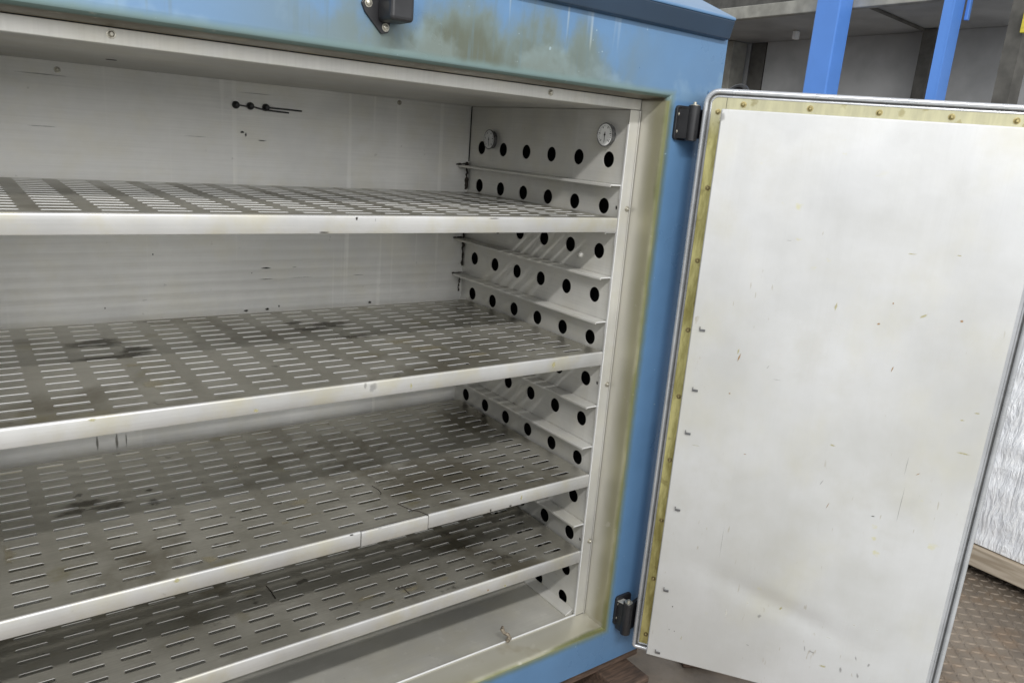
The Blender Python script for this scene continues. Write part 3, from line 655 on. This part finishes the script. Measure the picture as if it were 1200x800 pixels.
# dents, smears and yellow dabs on the shelf lips
def lipmark(sh, u, v, ru, rv, mat, name='lip_stain', rot=0, jag=.4):
    q = at(u, v, 1, -0.0004); blotch(name, mat, sh['root'], lambda a, b: (a, -0.0004, b), q.x, q.z, ru, rv, rot, 12, jag, int(u + v))
for t in [(sh1, 380, 272.3, .012, .0015, M_smut), (sh1, 418, 256, .0025, .004, M_smut), (sh1, 440, 258, .001, .005, M_grey), (sh1, 580, 256, .016, .0012, M_smut),
          (sh2, 437, 454, .010, .011, M_grey), (sh2, 428, 452, .004, .008, M_grey), (sh2, 482, 452, .003, .009, M_yel), (sh2, 649, 427, .006, .010, M_yel), (sh2, 108, 492, .007, .004, M_yel), (sh2, 300, 481, .006, .004, M_yel),
          (sh3, 207, 680, .006, .006, M_yel), (sh3, 611, 583, .003, .009, M_yel), (sh3, 412, 626.5, .006, .0022, M_smut), (sh3, 445, 619, .006, .0016, M_grey), (sh3, 575, 598, .003, .005, M_smut), (sh3, 598, 592.5, .005, .003, M_smut), (sh4, 592, 686, .004, .004, M_yel), (sh4, 572, 691, .003, .003, M_org)]:
    lipmark(*t)
def deckmark(sh, u, v, ru, rv, mat, rot=0, jag=.5):
    q = at(u, v, 2, sh['z'] + 0.0005); blotch('burnt_stain', mat, sh['root'], lambda a, b: (a, b, sh['z'] + 0.0005), q.x, q.y, ru, rv, rot, 20, jag, int(u * 3 + v))
for t in [(sh2, 110, 402, .075, .045, M_burn), (sh2, 160, 410, .045, .05, M_burn), (sh2, 135, 418, .10, .02, M_burn), (sh2, 365, 385, .05, .022, M_burn), (sh2, 385, 380, .07, .035, M_burn), (sh2, 420, 394, .06, .02, M_burn), (sh2, 345, 378, .03, .02, M_burn),
          (sh2, 155, 428, .02, .014, M_dust), (sh2, 470, 400, .05, .03, M_dust), (sh2, 500, 408, .06, .03, M_dust), (sh2, 560, 415, .04, .02, M_dust), (sh2, 180, 450, .02, .04, M_dust),
          (sh3, 100, 590, .06, .022, M_burn), (sh3, 130, 592, .05, .02, M_burn), (sh3, 85, 600, .05, .015, M_burn), (sh3, 180, 588, .02, .02, M_burn), (sh3, 175, 574, .012, .008, M_burn), (sh3, 335, 612, .012, .006, M_dust), (sh3, 360, 604, .04, .005, M_dust), (sh3, 10, 650, .012, .05, M_dust),
          (sh3, 352, 588, .03, .02, M_dust), (sh3, 246, 655, .015, .02, M_dust), (sh4, 480, 690, .03, .012, M_dust), (sh4, 430, 700, .03, .01, M_dust), (sh4, 520, 678, .02, .01, M_dust)]:
    deckmark(*t)
for sh, pts in ((sh4, [(312, 686), (317, 692), (323, 701)]), (sh4, [(466, 687.5), (474, 689), (482, 688)]), (sh4, [(471, 686.5), (476, 692), (480, 695.5)])):
    m = MB(); m.tube([at(u, v, 2, sh['z'] + 0.0006) for u, v in pts], 0.0012, 5); m.build('crack', M_char, sh['root'])
m = MB(); P = [at(u, v, 2, S[2] + 0.0006) for u, v in [(436, 569), (443, 573), (446.5, 577), (446, 579)]]; m.tube(P, 0.0008, 5); m.build('crack', M_char, sh3['root'])
m = MB(); P = [at(u, v, 2, S[2] + 0.0006) for u, v in [(466, 590), (480, 596.5), (492, 599), (502, 603.5)]]; m.tube(P, 0.0009, 5); m.build('crack', M_char, sh3['root'])

# bent wire clip lying on the front edge of the floor pan
q = at(592, 752, 1, 0.004); zc = FZ + 0.004
m = MB(); m.tube([(q.x, -0.002, zc), (q.x + .005, -0.004, zc + .008), (q.x + .003, -0.001, zc + .016), (q.x - .004, 0.006, zc + .019), (q.x - .006, 0.012, zc + .026), (q.x - .002, 0.016, zc + .030)], [.005, .0062, .0045, .004, .0055, .003], 8)
o = m.build('wire_clip', plain('rusty_clip', (0.22, 0.185, 0.14), .6, .4, .4, 150), origin=(q.x, 0, zc), smooth=True); tag(o, 'small bent rusty clip lying on the front edge of the oven floor', 'clip')

# ------------------------------------------------------------------ under the oven
def mat_wood(name, c0, c1, st=(2, 14, 14)):
    k = NT(name); g_ = k.noise(10, stretch=st, detail=4, dist=0.5)
    k.bump(g_, 0.3, 0.002); return k.out(k.mix(k.ramp(g_, 0.3, 0.7), c0, c1), 0.75)
M_wood = mat_wood('dirty_timber', (0.055, 0.036, 0.026, 1), (0.125, 0.080, 0.056, 1))
M_wood2 = mat_wood('pale_timber', (0.36, 0.29, 0.21, 1), (0.55, 0.47, 0.37, 1), (6, 0.5, 6))
def block(x0, x1, y0, y1, z0, z1, label, rz=0):
    m = MB(); m.box(-(x1 - x0) / 2, (x1 - x0) / 2, -(y1 - y0) / 2, (y1 - y0) / 2, 0, z1 - z0)
    o = m.build('timber_block', M_wood, origin=(0, 0, 0), bevel=0.004); o.location = ((x0 + x1) / 2, (y0 + y1) / 2, z0 + ZO); o.rotation_euler = (0, 0, rz)
    return tag(o, label, 'timber', 'timber under the oven')
block(0.045, 0.150, -0.14, 0.50, GZ, -1.262, 'squared timber block poking out under the oven corner')
block(-1.40, 0.185, -0.06, 0.06, -1.262, BZ, 'long dark timber batten between the oven and its blocks')
block(-1.40, -1.29, -0.10, 0.50, GZ, -1.262, 'timber block under the hidden far end of the oven')
block(-1.40, 0.185, 0.60, 0.72, GZ, BZ, 'long timber sleeper under the back of the oven')
a = at(822, 786, 2, GZ + .03); b = at(868, 799, 2, GZ + .03)
block(a.x - .02, a.x + .42, a.y - .06, a.y + .0, GZ, GZ + .03, 'flat brown plank lying on the floor behind the open door', math.radians(-32))

# ------------------------------------------------------------------ background: steel rack and wrapped load
rack = empty('storage_rack', (2.7, 1.2, GZ)); tag(rack, 'tall storage rack with bright blue posts and grey sheet back', 'rack')
M_post = plain('bright_blue_paint', (0.11, 0.29, 0.78), 0.42, 0, 0.03, 6)
M_rgrey = plain('grey_rack_sheet', (0.43, 0.43, 0.425), 0.5, 0.1, 0.15, 4)
M_rdark = plain('dark_rack_sheet', (0.10, 0.095, 0.085), 0.6, 0.1, 0.3, 12)
M_beam = plain('dusty_beam', (0.36, 0.35, 0.31), 0.6, 0.1, 0.2, 14)
m = MB(); m.box(2.22, 2.325, 1.002, 1.127, GZ, 1.5); m.build('post', M_post, rack, bevel=0.006)
m = MB(); m.box(2.24, 2.32, 0.489, 0.497, GZ, 1.5); m.box(2.24, 2.248, 0.4975, 0.535, GZ, 1.5); m.box(2.312, 2.32, 0.4975, 0.535, GZ, 1.5); m.build('post', M_post, rack)
m = MB(); m.box(2.325, 2.345, 0.468, 0.484, 0.66, 1.2); m.build('post_bracket', M_post, rack, bevel=0.003)
m = MB(); m.box(2.33, 2.38, 0.1, 3.2, 0.752, 0.815); m.build('beam', M_beam, rack, bevel=0.004)
m = MB(); m.box(2.381, 3.25, 0.0, 3.2, 0.775, 0.80); m.build('shelf_slab', M_rgrey, rack)
ys = [-0.6, 0.93, 1.075, 2.12, 2.24, 3.3]
for i in range(5):
    m = MB(); m.box(3.2, 3.21, ys[i] + 0.004, ys[i + 1] - 0.004, GZ, 0.774); m.build('back_sheet', [M_rgrey, M_rdark, M_rgrey, M_rdark, M_rgrey][i], rack)
m = MB(); m.box(3.212, 3.222, -0.8, 3.4, GZ, 1.6); m.build('backing', M_rdark, rack)
m = MB(); m.tube([(2.40, 0.97, 0.768), (3.19, 1.07, 0.768)], 0.009, 8); m.build('conduit', M_rdark, rack)
m = MB(); m.box(3.10, 3.19, 0.985, 1.06, GZ, 0.772); m.build('upright', M_rdark, rack, bevel=0.004)
m = MB(); m.box(3.05, 3.19, 2.27, 2.40, GZ, 0.772); m.build('upright', M_beam, rack, bevel=0.004)
q = at(933, 40, 0, 2.9); m = MB(); m.box(2.88, 2.92, q.y - .012, q.y + .012, q.z - .03, 0.774); m.build('lamp_socket', M_dial, rack, bevel=0.004)
q = at(1201, 28, 0, 2.2); m = MB(); m.box(2.18, 2.2, q.y - .04, q.y + .004, q.z - .035, q.z + .05)
o = m.build('warning_tag', plain('yellow_paint', (0.62, 0.52, 0.05), .5), rack, bevel=0.002)
q = at(1196, 20, 0, 2.3); m = MB(); m.box(2.21, 2.30, q.y - 0.06, q.y - 0.0, 0.2, 1.5); m.build('tag_post', M_rdark, rack)
# black hose loop behind the oven
q = at(862, 102, 0, 1.2)
m = MB(); m.tube([(1.2 + .03 * math.sin(t), q.y + 0.05 * math.cos(t), q.z - .045 + 0.05 * math.sin(t)) for t in [math.pi * k / 16 * 2 for k in range(16)]], 0.010, 8, closed=True)
m.tube([(1.2, q.y, q.z - .095), (1.2, q.y + .02, GZ + .1)], 0.012, 8)
m.box(1.15, 1.25, q.y - .05, q.y + .09, GZ, GZ + .1)
o = m.build('hose_stand', M_black, origin=(1.2, q.y, GZ), smooth=True); tag(o, 'black hose loop on a stand behind the blue oven', 'hose')

# pallet and the wrapped load on it
pal = empty('pallet', (2.2, -0.4, GZ)); tag(pal, 'pale timber pallet carrying the plastic wrapped load', 'pallet')
e0 = at(1132, 671, 2, GZ); PX = e0.x
for y in (-1.20, -0.62, -0.03):
    m = MB(); m.box(PX + 0.05, PX + 0.9, y, y + 0.09, GZ, GZ + 0.034); m.build('runner', M_wood, pal, bevel=0.003)
m = MB(); m.box(PX, PX + 0.95, -1.25, 0.10, GZ + 0.0345, GZ + 0.110); m.build('side_board', M_wood2, pal, bevel=0.004)
def mat_wrap():
    k = NT('stretch_wrap'); P = k.P()
    n = k.noise(7, P, (1, 3.2, 0.8), detail=6, rough=0.6, dist=0.8); n2 = k.noise(26, P, (1, 2.5, 0.6), detail=5, dist=0.6)
    c = k.mix(k.ramp(n2, 0.35, 0.65), (0.86, 0.87, 0.90, 1), (0.97, 0.97, 0.98, 1))
    k.bump(k.math('ADD', k.math('MULTIPLY', n, 2), n2), 0.65, 0.02)
    return k.out(c, 0.14, 0.0, 0.8)
M_wrap = mat_wrap()
m = MB(); nu, nv = 60, 40; V = []; F = []
for j in range(nv + 1):
    for i in range(nu):
        t = 2 * math.pi * i / nu; c_, s_ = math.cos(t), math.sin(t); p_ = 0.28
        x = math.copysign(abs(c_) ** p_, c_); y = math.copysign(abs(s_) ** p_, s_); fz = j / nv
        tp = 1 - 0.16 * fz ** 1.5
        d = 0.014 * noise.noise(Vector((x * 6, y * 6 + fz * 5, fz * 11))) + 0.008 * noise.noise(Vector((x * 15, y * 15 - fz * 9, fz * 6)))
        V.append((PX + 0.475 + x * (0.455 * tp + d), -0.56 + y * (0.60 * tp + d), GZ + 0.112 + fz * 0.74 + d))
for j in range(nv):
    for i in range(nu): F.append((j * nu + i, j * nu + (i + 1) % nu, (j + 1) * nu + (i + 1) % nu, (j + 1) * nu + i))
F.append(tuple(nv * nu + i for i in range(nu))); F.append(tuple(range(nu))[::-1])
m.add(V, F); o = m.build('wrapped_load', M_wrap, origin=(PX + .475, -.56, GZ + .112), smooth=True)
tag(o, 'bulky load in glossy crinkled stretch wrap on a pallet', 'wrapped load')
# dark crate behind it
q = at(1188, 430, 0, 2.15)
m = MB(); m.box(2.12, 2.5, q.y - 0.28, q.y + 0.02, GZ, q.z + 0.02); o = m.build('crate', plain('dark_brown_crate', (0.05, 0.035, 0.028), .6), origin=(2.3, q.y - .13, GZ), bevel=.005)
tag(o, 'dark brown crate standing behind the plastic wrapped load', 'crate')
